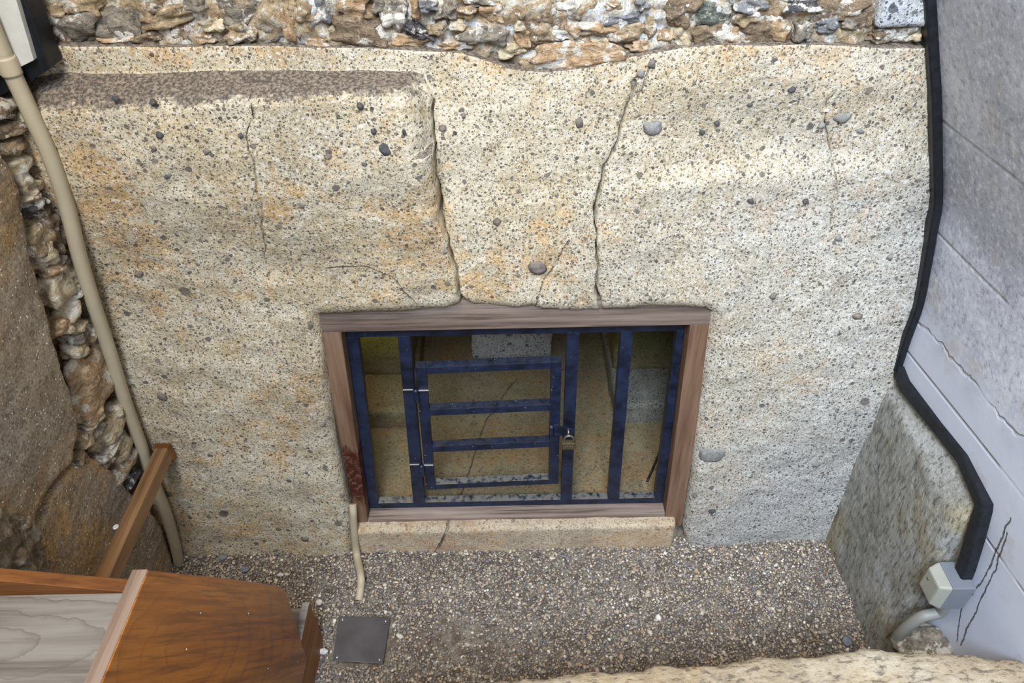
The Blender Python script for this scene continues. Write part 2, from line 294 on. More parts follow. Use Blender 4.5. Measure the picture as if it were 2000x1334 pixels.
def box(name, x0, x1, y0, y1, z0, z1, mat, parent=None, bev=.002, loc=None):
    return hexa(name, [(x0,y0,z0),(x1,y0,z0),(x1,y1,z0),(x0,y1,z0),(x0,y0,z1),(x1,y0,z1),(x1,y1,z1),(x0,y1,z1)], mat, parent, bev, loc)
def prism(name, pts, off, mat, parent=None, bev=.002, loc=None, seg=2):
    me = bpy.data.meshes.new(name); bm = bmesh.new(); a = [bm.verts.new(tuple(p)) for p in pts]; b = [bm.verts.new(tuple(np.array(p)+off)) for p in pts]; N = len(a)
    bm.faces.new(a); bm.faces.new(b[::-1])
    for i in range(N): bm.faces.new([a[i], b[i], b[(i+1) % N], a[(i+1) % N]])
    bmesh.ops.recalc_face_normals(bm, faces=bm.faces)
    if bev: bmesh.ops.bevel(bm, geom=bm.edges[:], offset=bev, segments=seg, profile=.6, affect='EDGES')
    bm.to_mesh(me); bm.free(); return link(name, me, mat, parent, loc)
def catmull(pts, step=.01):
    p = [Vector(q) for q in pts]; p = [p[0]*2-p[1]] + p + [p[-1]*2-p[-2]]; out = []
    for i in range(1, len(p)-2):
        n_ = max(2, int((p[i+1]-p[i]).length/step))
        for k in range(n_):
            t = k/n_; a, b, c, d = p[i-1:i+3]
            out.append(.5*((2*b)+(-a+c)*t+(2*a-5*b+4*c-d)*t*t+(-a+3*b-3*c+d)*t**3))
    out.append(p[-2]); return out
def tube(name, pts, r, mat, parent=None, loc=None, seg=16, ribs=0, up=None, sect=None):
    vs, fs = [], []; N = len(pts); ref = up or Vector((0, -1, 0.001))
    for i, c in enumerate(pts):
        t = (pts[min(i+1, N-1)]-pts[max(i-1, 0)]).normalized(); a = t.cross(ref).normalized(); b = a.cross(t)
        rr = r*(1+ribs*(1 if (i % 2) else -1)) if ribs else r
        if sect: ring = [c+a*u+b*w for u, w in sect]
        else: ring = [c+a*rr*math.cos(2*math.pi*k/seg)+b*rr*math.sin(2*math.pi*k/seg) for k in range(seg)]
        vs += ring
    sg = len(sect) if sect else seg
    for i in range(N-1):
        for k in range(sg): fs.append((i*sg+k, i*sg+(k+1) % sg, (i+1)*sg+(k+1) % sg, (i+1)*sg+k))
    fs.append(tuple(range(sg))[::-1]); fs.append(tuple((N-1)*sg+k for k in range(sg)))
    return mk(name, vs, fs, mat, parent, loc, smooth=not sect)
_ico = {}
def ico(sub):
    if sub not in _ico:
        bm = bmesh.new(); bmesh.ops.create_icosphere(bm, subdivisions=sub, radius=1); bm.verts.ensure_lookup_table()
        _ico[sub] = (np.array([v.co[:] for v in bm.verts]), [tuple(v.index for v in q.verts) for q in bm.faces]); bm.free()
    return _ico[sub]
def blob(name, c, rx, ry, rz, mat, parent=None, ang=0, axes=None, sub=3, amp=.22, seed=0, loc=None, blocky=.0):
    """irregular stone: rx, rz in the wall plane, ry along its normal"""
    V, Fc = ico(sub); out = []
    A = axes or (Vector((1, 0, 0)), Vector((0, 1, 0)), Vector((0, 0, 1))); ca, sa = math.cos(ang), math.sin(ang)
    for v in V:
        d = Vector(v); q = noise.noise(d*1.3+Vector((seed*3.1, seed, 0))); q2 = noise.noise(d*3.1+Vector((seed, 7, seed*2)))
        s = 1+amp*q*1.6+amp*.5*q2
        if blocky: mx = max(abs(x) for x in d); s *= (1-blocky)+blocky/mx*.85
        x, y, z = d.x*rx*s, d.y*ry*s, d.z*rz*s; x, z = x*ca-z*sa, x*sa+z*ca
        out.append(Vector(c)+A[0]*x+A[1]*y+A[2]*z)
    return mk(name, out, Fc, mat, parent, loc, smooth=True)
def rocky(o, vox=.012, amp=.01, size=.12, amp2=.003):
    m1 = o.modifiers.new('r', 'REMESH'); m1.mode = 'VOXEL'; m1.voxel_size = vox; m1.use_smooth_shade = True
    m2 = o.modifiers.new('s', 'SMOOTH'); m2.iterations = 2; m2.factor = .6
    for i, (am, sz) in enumerate(((amp, size), (amp2, size*.22))):
        t = bpy.data.textures.new('clouds', 'CLOUDS'); t.noise_scale = sz; t.noise_depth = 3
        d = o.modifiers.new('d%d' % i, 'DISPLACE'); d.texture = t; d.strength = am*2; d.mid_level = .5; d.texture_coords = 'LOCAL'
    return o
def fbm(x, y, z, sc, o=4):
    return noise.fractal(Vector((x*sc, y*sc, z*sc)), .8, 2.1, o)
# ------------------------------------------------------------------ back wall: the carved tuff face
def pl_x(pts):   # polyline in pixels on the plane y=0 -> x(z)
    w = sorted([(on(a, b, 1, 0)[2], on(a, b, 1, 0)[0]) for a, b in pts]); zs, xs = zip(*w); return lambda z: np.interp(z, zs, xs)
def pl_z(pts):
    w = sorted([(on(a, b, 1, 0)[0], on(a, b, 1, 0)[2]) for a, b in pts]); xs, zs = zip(*w); return lambda x: np.interp(x, xs, zs)
Lx = pl_x([(350,1078), (150,500), (95,310), (60,200), (70,100), (75,80)]); 
def Lxx(z): return Lx(z)-.03
Rx = pl_x([(1640,1070), (1745,730), (1800,590), (1838,400), (1830,250), (1812,85)])
def Rxx(z): return Rx(z)+.02
OLx = pl_x([(618,617), (640,760), (655,880), (680,1000), (688,1078)]); ORx = pl_x([(1393,615), (1372,780), (1350,960), (1337,1035), (1343,1075)])
C0x = pl_x([(528,140), (510,190), (500,240), (512,300), (524,380), (523,450), (520,560)])
C1x = pl_x([(822,142), (842,180), (849,250), (848,300), (858,390), (870,450), (885,510), (895,560), (903,597)])
C2x = pl_x([(1243,118), (1238,170), (1222,225), (1205,280), (1183,330), (1168,380), (1162,440), (1168,500), (1166,560), (1173,608)])
C5x = pl_x([(1645,130), (1636,170), (1617,200), (1616,260), (1630,310), (1632,380), (1622,440), (1600,520)])
OTz = pl_z([(600,618), (640,612), (700,608), (800,607), (870,601), (903,591), (925,601), (1000,607), (1040,601), (1060,609), (1130,613), (1172,610), (1200,609), (1270,605), (1380,605), (1400,615)])
LFz = pl_z([(60,190), (100,180), (160,174), (300,168), (450,162), (560,158), (700,150), (800,150), (850,165), (1000,160), (1800,165)])
LBz = pl_z([(60,150), (120,141), (300,143), (420,138), (560,137), (700,137), (800,139), (850,150), (1000,148), (1800,140)])
TPz = pl_z([(60,85), (130,88), (330,92), (500,91), (640,94), (800,98), (900,104), (1000,136), (1060,141), (1150,133), (1210,115), (1240,110), (1330,94), (1400,87), (1600,88), (1700,92), (1830,96)])
def sm(a, b, t): t = np.clip((t-a)/(b-a), 0, 1); return t*t*(3-2*t)
cols = []   # (segment fn, level)
def segcols(fa, fb, w, tag_a, tag_b):
    n_ = max(3, int(w/.0062)); return [('s', fa, fb, k/n_) for k in range(1, n_)]
def crackcols(fc_): return [('c', fc_, o_) for o_ in (-1.9, -1, -.45, 0, .45, 1, 1.9)]
U = [('p', Lxx, 0)] + segcols(Lxx, C0x, .5, 0, 0) + crackcols(C0x) + segcols(C0x, OLx, .22, 0, 0) + [('p', OLx, 0), ('p', OLx, 1), ('p', OLx, 2)]
U += segcols(OLx, C1x, .24, 0, 0) + crackcols(C1x) + segcols(C1x, C2x, .32, 0, 0) + crackcols(C2x) + segcols(C2x, ORx, .3, 0, 0)
U += [('p', ORx, 2), ('p', ORx, 1), ('p', ORx, 0)] + segcols(ORx, C5x, .32, 0, 0) + crackcols(C5x) + segcols(C5x, Rxx, .28, 0, 0) + [('p', Rxx, 0)]
CW = {C0x: (.0016, 1.12, 1.47, .006), C1x: (.0042, .9, 1.47, .12), C2x: (.0040, .9, 1.50, .11), C5x: (.0017, 1.16, 1.48, .006)}
def colx(u, z, i):
    if u[0] == 'p':
        s_ = 1 if u[1] is OLx else -1; return u[1](z) + (s_*(0, .003, .0045)[u[2]] if u[1] in (OLx, ORx) else 0)
    if u[0] == 'c': 
        w = CW[u[1]][0]*(.35+.9*abs(math.sin(z*13+1))+.3*math.sin(z*47)); return u[1](z)+u[2]*max(w, .0007) + .002*math.sin(z*61)+.0012*math.sin(z*143)
    a, b = u[1](z)+.008, u[2](z)-.008
    return a+(b-a)*u[3]
iOL = [i for i, u in enumerate(U) if u[0] == 'p' and u[1] is OLx]; iOR = [i for i, u in enumerate(U) if u[0] == 'p' and u[1] is ORx]
iC1 = [i for i, u in enumerate(U) if u[0] == 'c' and u[1] is C1x][3]
def levu(i):
    if i <= iOL[0] or i >= iOR[-1]: return 0
    if i == iOL[1] or i == iOR[1]: return 1
    return 2
V_ = [('a', k/130) for k in range(130)] + [('o', 2), ('o', 1), ('o', 0)] + [('b', k/105) for k in range(1, 105)] + [('c', k/9) for k in range(10)] + [('d', k/9) for k in range(1, 10)] + [('e', 0), ('e', 1)]
def rowz(v, x):
    ot = OTz(x); lf = LFz(x); lb = LBz(x); tp = TPz(x)
    if v[0] == 'a': return -.07+(ot-.006+.07)*v[1]
    if v[0] == 'o': return ot-(0, .003, .0045)[v[1]]
    if v[0] == 'b': return ot+(lf-ot)*v[1]
    if v[0] == 'c': return lf+(lb-lf)*v[1]
    if v[0] == 'd': return lb+(tp-lb)*v[1]
    return tp+(.001, .004)[v[1]]
def protr(x, z):   # how far the left block stands out
    d = C1x(max(z, .93))-x
    if d <= 0: return 0
    rd = .05 if z > 1.38 else .018
    k = 1-(1-min(d/rd, 1))**2*(.9 if z > 1.38 else .35)
    return k*(.012+.058*sm(.95, 1.4, z))
def faceF(x, z, fascia=0):
    y = -protr(x, z)*(1-fascia)
    y += .012*fbm(x, 0, z, 2.2, 3)+.0045*fbm(x+9, 0, z, 13, 4)
    y -= .02*sm(.5, -.1, z)*sm(.9, .55, abs(x))*.5
    y += .03*sm(.70, .95, x)*sm(1.1, 1.6, z)
    rl = 1.255+.05*math.sin((x-.2)*3.2)   # hollow above a worn ridge at the right
    y += .022*sm(.16, .40, x)*sm(.85, .62, x)*sm(rl-.02, rl+.035, z)*sm(1.49, 1.36, z)
    y -= .008*math.exp(-((x+.33)/.13)**2-((z-1.0)/.05)**2)
    return y
xs0 = [colx(u, .94, i) for i, u in enumerate(U)]
vs = []; nu = len(U)
for j, v in enumerate(V_):
    for i, u in enumerate(U):
        z = rowz(v, xs0[i]); x = colx(u, z, i)
        z = rowz(v, x if v[0] != 'o' and v[0] != 'a' else xs0[i])
        if u[0] == 'c' and u[1] is C1x: xf = C1x(max(z, .93))+(-.003 if u[2] < 0 else .003)
        elif i > iC1: xf = max(x, C1x(max(z, .93))+.001)
        else: xf = min(x, C1x(max(z, .93))-.001) if i > iC1-12 else x
        fa = 0 if v[0] in 'aob' else (v[1] if v[0] == 'c' else 1)
        y = faceF(xf, z, fa)
        if v[0] in 'bc': y += .011*(1-min(abs(LFz(x)-z)/.022, 1))**2*(1 if protr(xf, z) > .03 else 0)*(1-fa)
        if v[0] == 'e': y += (.01, .16)[v[1]]
        lu = levu(i); lv = 2 if v[0] == 'a' else (v[1] if v[0] == 'o' else 0); lev = min(lu, lv)
        dx = max(OLx(z)-x, x-ORx(z), 0); dz = max(z-OTz(x), 0); dd = math.hypot(dx, dz)
        if z < 1.05 and dd < .03: y += .014*(1-dd/.03)**2
        y += (0, .02, .15)[lev]
        if u[0] == 'c' and not lev:
            w_, za, zb, dp = CW[u[1]]
            if u[1] in (C0x, C5x) or z > .93:
                pr = sm(za-.02, za+.02, z)*(1-sm(zb-.05, zb, z)); y += dp*pr*max(0, 1-abs(u[2])**1.6)*(.6+.4*math.sin(z*23))+.004*pr*max(0, 1-abs(u[2])/1.9)
        vs.append((x, y, z))
fs = []
lev = lambda i, j: min(levu(i), 2 if V_[j][0] == 'a' else (V_[j][1] if V_[j][0] == 'o' else 0))
for j in range(len(V_)-1):
    for i in range(nu-1):
        if min(lev(i, j), lev(i+1, j), lev(i, j+1), lev(i+1, j+1)) == 2: continue
        fs.append((j*nu+i, j*nu+i+1, (j+1)*nu+i+1, (j+1)*nu+i))
wall = tag(mk('wall_back', vs, fs, M_face, smooth=True), kind='structure')
# larger inclusions standing in the tuff
PB = [(754,292,14,12,0),(1275,250,21,14,2),(1645,230,17,9,2),(312,264,8,7,0),(299,200,8,6,0),(301,288,6,6,1),(404,295,8,6,1),(470,265,5,4,0),(730,257,6,5,0),(1131,240,8,9,1),(1050,523,17,15,1),
      (970,433,8,7,1),(1637,465,7,5,2),(1738,502,6,6,2),(1510,578,7,6,1),(1675,618,11,6,1),(316,775,9,9,1),(272,535,8,6,1),(326,343,7,5,0),(590,400,7,6,1),(1488,62,0,0,0),(1273,125,8,8,1),(1252,144,8,7,2),
      (1548,175,8,5,0),(1544,176,6,4,0),(1390,998,7,5,0),(1357,968,5,4,1),(630,830,5,4,1),(704,207,7,6,0),(789,257,4,4,0),(640,307,6,4,1),(638,318,5,4,1),(712,320,6,4,0),(865,250,7,6,1),(905,225,5,4,1),
      (225,193,7,5,0),(415,302,6,4,0),(1372,258,6,4,0),(1465,205,5,3,0),(1400,240,5,4,0),(1779,408,7,6,2),(1594,907,7,7,2),(1466,392,6,4,0),(1573,393,6,5,0),(1605,245,8,5,2),(1680,255,7,5,2),(450,88+90,0,0,0),(595,1052,8,6,1)]
for k, (a, b, w, h_, c) in enumerate(PB):
    if not w: continue
    q = on(a, b, 1, 0); y = faceF(q[0], q[2]); q = on(a, b, 1, y-.001); s_ = (q-CAM)@F0/f
    blob('pebble', (q[0], y-.001, q[2]), w*s_, .006, h_*s_*1.15, M_peb[c], wall, ang=random.uniform(-.3, .3), sub=2, amp=.3, seed=k)
q = on(1390, 886, 1, 0); blob('stone_chip', (q[0], faceF(q[0], q[2])+.004, q[2]), .038, .014, .028, M_peb[2], wall, sub=3, amp=.1, seed=3, blocky=.5)['label'] = 'grey angular stone fragment'
# ------------------------------------------------------------------ rubble and mortar course above the face
vs, fs = [], []; NX, NZ = 300, 80
for j in range(NZ+1):
    for i in range(NX+1):
        x = -1.15+2.05*i/NX; z = 1.42+.62*j/NZ; vs.append((x, .022+.02*fbm(x, 0, z, 9, 5)+.014*fbm(x+4, 3, z, 30, 3), z))
for j in range(NZ):
    for i in range(NX): a = j*(NX+1)+i; fs.append((a, a+1, a+NX+2, a+NX+1))
rubw = tag(mk('wall_upper', vs, fs, M_mortar, smooth=True), kind='structure')
RB = [(95,24,36,13,'t',0),(162,16,30,15,'t',0),(150,50,50,20,'g',0),(228,52,38,22,'g',-.3),(332,34,54,14,'t',.25),(350,62,32,14,'n',0),(225,81,40,8,'o',0),(300,76,32,10,'n',0),(466,22,40,22,'g',0),(300,16,16,9,'n',0),
 (528,56,30,19,'g',0),(562,52,11,24,'o',.3),(590,24,26,17,'t',0),(622,26,22,20,'b',0),(692,16,33,21,'o',0),(736,12,11,13,'g',0),(769,28,24,24,'g',0),(700,58,50,20,'n',-.25),(811,20,7,18,'o',0),(836,14,18,10,'b',0),(870,18,21,14,'g',0),
 (808,57,18,8,'d',-.3),(832,69,17,6,'d',-.2),(855,55,18,11,'t',0),(790,83,44,12,'o',0),(912,24,22,10,'o',0),(962,25,20,13,'o',0),(950,67,46,17,'g',0),(942,5,30,6,'g',0),(632,83,32,8,'o',0),(1062,30,30,25,'n',0),(1115,18,28,15,'g',0),
 (1150,15,16,10,'t',0),(1122,48,15,18,'o',0),(1025,76,19,15,'o',0),(1052,82,26,9,'n',0),(1088,70,32,7,'b',-.15),(1162,55,34,10,'o',0),(1218,38,32,9,'b',0),(1226,64,32,17,'t',0),(1272,47,13,20,'t',0),(1330,22,30,25,'n',0),(1394,27,34,20,'k',0),
 (1388,66,32,15,'n',0),(1330,72,18,16,'w',0),(1120,106,80,24,'o',.05),(1467,10,30,11,'b',0),(1457,34,20,12,'t',0),(1484,62,38,20,'n',0),(1567,10,36,10,'d',0),(1522,60,22,17,'o',0),(1572,58,18,14,'g',0),(1614,48,23,10,'b',.2),(1661,45,20,10,'g',0),
 (1655,20,50,20,'n',0),(1695,36,12,16,'n',0),(1752,64,34,14,'g',0),(1718,70,20,11,'n',0),(1792,72,16,9,'w',0),(30,80,20,14,'t',0),(85,62,12,10,'o',0),(110,72,14,14,'n',0),(412,48,20,12,'w',0),(400,78,18,9,'o',0),(475,66,26,14,'t',0),(452,74,16,9,'n',0),
 (890,88,28,8,'o',0),(1200,10,18,8,'o',0),(1255,8,14,9,'b',0),(1300,72,14,10,'o',0),(1010,20,16,10,'t',0),(1015,48,12,10,'w',0),(380,10,20,8,'g',0),(60,20,16,12,'w',0),(890,50,14,9,'w',0),(575,70,14,9,'g',0),(655,60,10,10,'w',0),(1430,70,14,12,'o',0),(1250,92,20,9,'o',0),(1170,82,18,7,'w',0),(1000,100,26,12,'w',0)]
for k, (a, b, w, h_, c, an) in enumerate(RB):
    q = on(a, b, 1, .015); s_ = (q-CAM)@F0/f
    blob('rubble_stone', (q[0], .028, q[2]), w*s_*1.12, .016+.012*random.random(), h_*s_*1.3, RM[c], rubw, ang=an, sub=4 if w > 16 else 3, amp=.42, seed=k+50, blocky=.45)
q0 = on(1716, -6, 1, .02); q1 = on(1835, 46, 1, .02)
rocky(box('squared_stone', q0[0], q1[0]+.02, -.005, .1, q1[2], q0[2]+.03, M_block, rubw, bev=.006), .006, .003, .05, .001)
# ------------------------------------------------------------------ left side: mortar wall leaning inward, big slabs, infill stones
pA = np.array([-1.085, 0, 0]); pB = np.array([-.901, 0, 1.482]); al = (pB-pA)/np.linalg.norm(pB-pA); nl = np.array([al[2], 0, -al[0]])  # nl points into the room (+x)
def LW(s_, y, out=0): return pA+al*s_+np.array([0, y, 0])+nl*out
vs, fs = [], []; NY, NS = 150, 150
for j in range(NS+1):
    for i in range(NY+1):
        y = .12-1.9*i/NY; s_ = -.1+1.8*j/NS; n_ = .018*fbm(0, y, s_, 9, 5)+.006*fbm(3, y, s_, 40, 3); vs.append(LW(s_, y, -.035+n_))
for j in range(NS):
    for i in range(NY): a = j*(NY+1)+i; fs.append((a, a+1, a+NY+2, a+NY+1))
lw = tag(mk('wall_left', vs, fs, M_lmortar, smooth=True), kind='structure')
def lpl(px, py, out=.0): return onpl(px, py, pA+nl*out, nl)
def slab(name, pts, mat, label, out=.015, th=.12, **k):
    P_ = [lpl(a, b, out) for a, b in pts]; c = np.mean(P_, axis=0)
    o = prism(name, P_, -nl*th, mat, bev=.006, loc=tuple(c)); rocky(o, **k); return tag(o, label, 'stone slab')
slab('stone_slab', [(-700,-150),(-60,150),(0,285),(28,330),(48,410),(60,490),(84,560),(105,640),(128,735),(150,800),(157,850),(150,880),(146,905),(118,932),(98,968),(82,1000),(72,1040),(20,1060),(-700,1500)], M_lslab,
     'tall brown-grey stone slab lining the left side wall', vox=.011, amp=.008, size=.15)
slab('stone_slab', [(164,882),(200,905),(232,932),(256,962),(285,985),(312,1020),(332,1068),(340,1100),(345,1190),(180,1400),(60,1500),(60,1060),(88,1010),(104,970),(124,938),(152,910)], M_lslab,
     'low dark stone slab under the slanting wooden rail at the left', out=.005, vox=.0065, amp=.004, size=.12)
o = slab('mortar_mass', [(-200,1000),(-20,985),(30,1000),(75,1020),(92,1060),(100,1120),(110,1200),(80,1400),(-200,1500)], M_loose, 'crumbly patch of pebbly mortar between slab and brown board', out=.03, th=.15, vox=.008, amp=.02, size=.04, amp2=.01)
o['category'] = 'mortar'
LB_ = [(10,215,20,14,'n'),(22,250,22,12,'n'),(30,285,20,14,'t'),(36,322,18,18,'w'),(42,350,12,28,'w'),(62,366,15,14,'w'),(52,385,12,8,'w'),(64,404,14,18,'d'),(75,395,10,10,'d'),(84,425,12,22,'n'),(78,465,20,34,'t'),(88,490,12,28,'w'),(116,506,12,12,'g'),(140,525,15,17,'w'),(106,524,14,9,'o'),
  (114,562,20,32,'w'),(138,552,9,20,'t'),(143,575,9,14,'g'),(138,608,16,20,'w'),(122,640,14,16,'o'),(152,636,12,8,'w'),(153,655,12,12,'g'),(178,645,14,20,'t'),(152,682,11,16,'w'),(188,742,34,66,'o'),(182,811,15,11,'o'),(180,826,13,6,'w'),(178,848,18,12,'g'),(166,858,14,14,'t'),(216,838,26,24,'w'),(238,870,20,26,'w'),(215,866,26,10,'g'),
  (244,910,24,18,'t'),(212,895,20,10,'n'),(255,930,16,14,'d'),(100,440,10,22,'n'),(96,300,12,26,'n'),(72,330,12,26,'n'),(112,470,9,26,'n'),(225,800,12,14,'w'),(154,898,9,16,'n')]
Ax = (Vector((0, 1, 0)), Vector(nl), Vector(al))
for k, (a, b, w, h_, c) in enumerate(LB_):
    q = lpl(a, b, .0); s_ = (q-CAM)@F0/f
    blob('rubble_stone', q-nl*.012, w*s_*2.1, .03, h_*s_*1.2, RM[c], lw, ang=-.12, axes=Ax, sub=3 if w < 24 else 4, amp=.3, seed=k+200, blocky=.3)
# upper-left concrete return with its black joint and pale panel
yl = -.06
panel = root('wall_panel', tuple(on(20, 60, 1, yl)), 'pale grey panel with black rubber edging in the top left corner', 'panel')
P1 = [on(a, b, 1, yl) for a, b in ((-250,-260), (33,-5), (66,118), (33,134), (-250,260))]
prism('face_board', [on(a, b, 1, yl-.012) for a, b in ((-300,-120), (-20,-120), (30,-5), (66,118), (32,135), (-300,265))], (0, .02, 0), M_panel, panel, .001)
prism('rubber_edging', [on(a, b, 1, yl) for a, b in ((-320,-140), (10,-140), (48,-5), (97,135), (60,158), (0,187), (-320,330))], (0, .05, 0), M_seal, panel, .002)
# ------------------------------------------------------------------ right side: wing slab, concrete wall, sealant
z0 = 0
sl = [on(1628, 1088, 2, 0), on(1700, 1268, 2, 0)]
xa = sl[0][0]; xb = sl[1][0]
tl = on(1736, 768, 1, -.02); tf = on(1852, 1004, 1, -.37)
c8 = [(xb-.0, -.385, -.08), (1.06, -.43, -.08), (1.06, .03, -.08), (xa, .03, -.08), (tf[0], -.385, tf[2]), (1.04, -.43, .745), (1.04, .03, .735), (tl[0], .03, tl[2])]
o = hexa('stone_slab', c8, M_rslab, bev=.012, loc=(1.0, -.2, 0)); rocky(o, .008, .005, .12, .002); tag(o, 'grey upright wing slab with sloping top beside the concrete wall', 'stone slab')
o = blob('rubble_stone', on(1806, 1258, 1, -.47), .075, .05, .045, RM['g'], None, sub=4, amp=.3, seed=5, loc=tuple(on(1806, 1258, 1, -.47)), blocky=.2); tag(o, 'broken grey stone wedged under the grey junction box conduit', 'stone')
bz = [(-.1, 1.03), (.30, 1.02), (.60, 1.0), (.725, .985)] + [(q[2], q[0]) for q in (on(a, b, 1, 0) for a, b in ((1797,600), (1822,500), (1842,400), (1840,300), (1836,200), (1828,100), (1822,0), (1816,-100)))] + [(2.1, .70)]
vs, fs = [], []; zz_ = np.linspace(-.1, 2.05, 60); yy_ = np.linspace(.03, -2.0, 60)
for z in zz_:
    xb_ = np.interp(z, [b[0] for b in bz], [b[1] for b in bz])
    for y in yy_:
        bl = sm(0, -.35, y); xx = xb_*(1-bl*.0)+(-y)*.077 + .0
        vs.append((xx+.0015*fbm(0, y, z, 3, 2), y, z))
for j in range(59):
    for i in range(59): a = j*60+i; fs.append((a, a+60, a+61, a+1))
# give the concrete real thickness
N0 = len(vs); vs += [(x+.15, y, z) for x, y, z in vs]
fs += [tuple(N0+q for q in f_[::-1]) for f_ in fs]
tag(mk('wall_right', vs, fs, M_conc, smooth=True), kind='structure')
ctr = [Vector(on(a, b, 1, -.008)) for a, b in ((1808,-120), (1816,0), (1822,100), (1828,200), (1830,300), (1831,395), (1822,450), (1808,530), (1794,600), (1772,660), (1752,722))]
ctr2 = [Vector(p) for p in ((.975, -.05, .725), (.995, -.2, .728), (1.0, -.3, .735), tuple(on(1915, 985, 0, 1.0)), tuple(on(1898, 1045, 0, 1.0)), tuple(on(1880, 1105, 0, 1.0)), tuple(on(1872, 1125, 0, 1.0)))]
seal = root('sealant_strip', tuple(ctr[-1]), 'black sealant strip along the joint between concrete wall and pale stone', 'sealant')
tube('upper_strip', catmull(ctr, .02), 0, M_seal, seal, sect=[(-.0095, -.02), (.0095, -.02), (.0095, .004), (.006, .007), (-.006, .007), (-.0095, .004)])
tube('lower_strip', [ctr[-1]] + ctr2, 0, M_seal, seal, up=Vector((-1, 0, .0)), sect=[(-.017, -.02), (.017, -.02), (.017, .002), (.013, .005), (-.013, .005), (-.017, .002)])
# junction box on the concrete edge
b0 = on(1868, 1102, 0, 1.0); b1 = on(1873, 1187, 0, 1.0)
jb = root('junction_box', tuple((b0+b1)/2), 'small grey plastic junction box where the black strip ends', 'junction box')
yb0, yb1, zb1 = -.495, -.425, b0[2]-.005; zb0 = zb1-.085; x1 = 1.02; x0 = .968
box('body', x0, x1, yb0, yb1, zb0, zb1, M_boxb, jb, .003)
lid = hexa('lid', [(x0-.026, yb0+.008, zb0+.010), (x0, yb0-.001, zb0-.001), (x0, yb1+.001, zb0-.001), (x0-.026, yb1-.008, zb0+.010), (x0-.026, yb0+.008, zb1-.008), (x0, yb0-.001, zb1+.001), (x0, yb1+.001, zb1+.001), (x0-.026, yb1-.008, zb1-.008)], M_boxl, jb, .005)
V2, F2 = ico(2); mk('screw', [(x0-.0265+v[0]*.0015, yb1-.024+v[1]*.004, zb1-.03+v[2]*.004) for v in V2], F2, M_shackle, jb, smooth=True)
box('connector', .975, 1.005, yb0+.012, yb1-.012, zb0-.018, zb0+.002, M_chip, jb, .005)
cp = [Vector(p) for p in ((.99, -.46, zb0-.01), on(1838,1194,1,-.46), on(1800,1205,1,-.46), on(1768,1228,1,-.455), on(1750,1252,1,-.45), on(1742,1285,1,-.45), on(1738,1340,1,-.45))]
o = tube('conduit', catmull(cp, .004), .0135, M_pipe2, None, loc=tuple(cp[-1]), ribs=.02); tag(o, 'short grey conduit curving down from the junction box', 'conduit')
# ------------------------------------------------------------------ front stone, floor, gravel
ft = .5; fe = [on(a, b, 2, ft) for a, b in ((640,1352), (870,1336), (1100,1316), (1350,1291), (1520,1278), (1700,1266), (1850,1266), (2040,1286), (2200,1290))]
fe = [np.array([min(p[0], 1.02+.077*abs(p[1])), p[1], p[2]]) for p in fe[:-1]]
pts = [tuple(p) for p in fe] + [(1.14, -1.6, ft), (fe[0][0]-.1, -1.6, ft)]
o = prism('front_stone', pts, (0, 0, -.58), M_front, bev=.02, loc=(.5, -.9, 0)); rocky(o, .013, .014, .10, .006); tag(o, 'long rough beige stone block along the bottom edge', 'stone block')
vs, fs = [], []; NX, NY = 150, 90
def gz(x, y): return .006*fbm(x, y, 0, 4, 3)+.012*sm(-.03, .0, y)*sm(.3, 1, x)*0
for j in range(NY+1):
    for i in range(NX+1):
        x = -1.6+2.9*i/NX; y = .12-1.6*j/NY; vs.append((x, y, -.006+gz(x, y)))
for j in range(NY):
    for i in range(NX): a = j*(NX+1)+i; fs.append((a, a+NX+1, a+NX+2, a+1))
tag(mk('floor', vs, fs, M_soil, smooth=True), kind='structure')
V1, F1 = ico(1); V1 = np.array(V1); F1 = np.array(F1)
pos = []
gx = np.arange(-1.12, 1.03, .0065); gy = np.arange(-.62, .02, .0065)
for x in gx:
    for y in gy:
        if -.535 < x < -.365 and -.385 < y < -.235: continue
        if x < -.60 and y < -.40: continue
        a, b = x+random.uniform(-.004, .004), y+random.uniform(-.004, .004)
        thin = noise.noise(Vector((a*3.3, b*5+3, 2)))
        d2 = math.hypot((a+.16)/.22, (b+.30)/.13)
        keep = 1-.62*max(0, 1-d2)-.35*max(0, thin)
        if random.random() < keep: pos.append((a, b))
pos = np.array(pos); K = len(pos); nv = len(V1)
Rm = []; 
ang = rng.uniform(0, 6.28, (K, 3)); sx_ = rng.lognormal(math.log(.0034), .30, K)
sc = np.stack([sx_*rng.uniform(.85, 1.5, K), sx_*rng.uniform(.7, 1.1, K), sx_*rng.uniform(.45, .8, K)], 1)
shp = V1[None]*(1+rng.uniform(-.22, .22, (K, nv, 1)))*sc[:, None, :]
c, s = np.cos(ang), np.sin(ang); tl_ = (ang[:, 1]-3.14)*.16
ct, st_ = np.cos(tl_)[:, None], np.sin(tl_)[:, None]
x1_, z1_ = shp[:, :, 0]*ct-shp[:, :, 2]*st_, shp[:, :, 0]*st_+shp[:, :, 2]*ct
cz, sz_ = c[:, 0][:, None], s[:, 0][:, None]
x2_, y2_ = x1_*cz-shp[:, :, 1]*sz_, x1_*sz_+shp[:, :, 1]*cz
zb = np.array([gz(a, b) for a, b in pos])-.002+rng.uniform(0, .0045, K)
Vall = np.stack([x2_+pos[:, 0][:, None], y2_+pos[:, 1][:, None], z1_+zb[:, None]], 2).reshape(-1, 3)
Fall = (F1[None]+(np.arange(K)*nv)[:, None, None]).reshape(-1, 3)
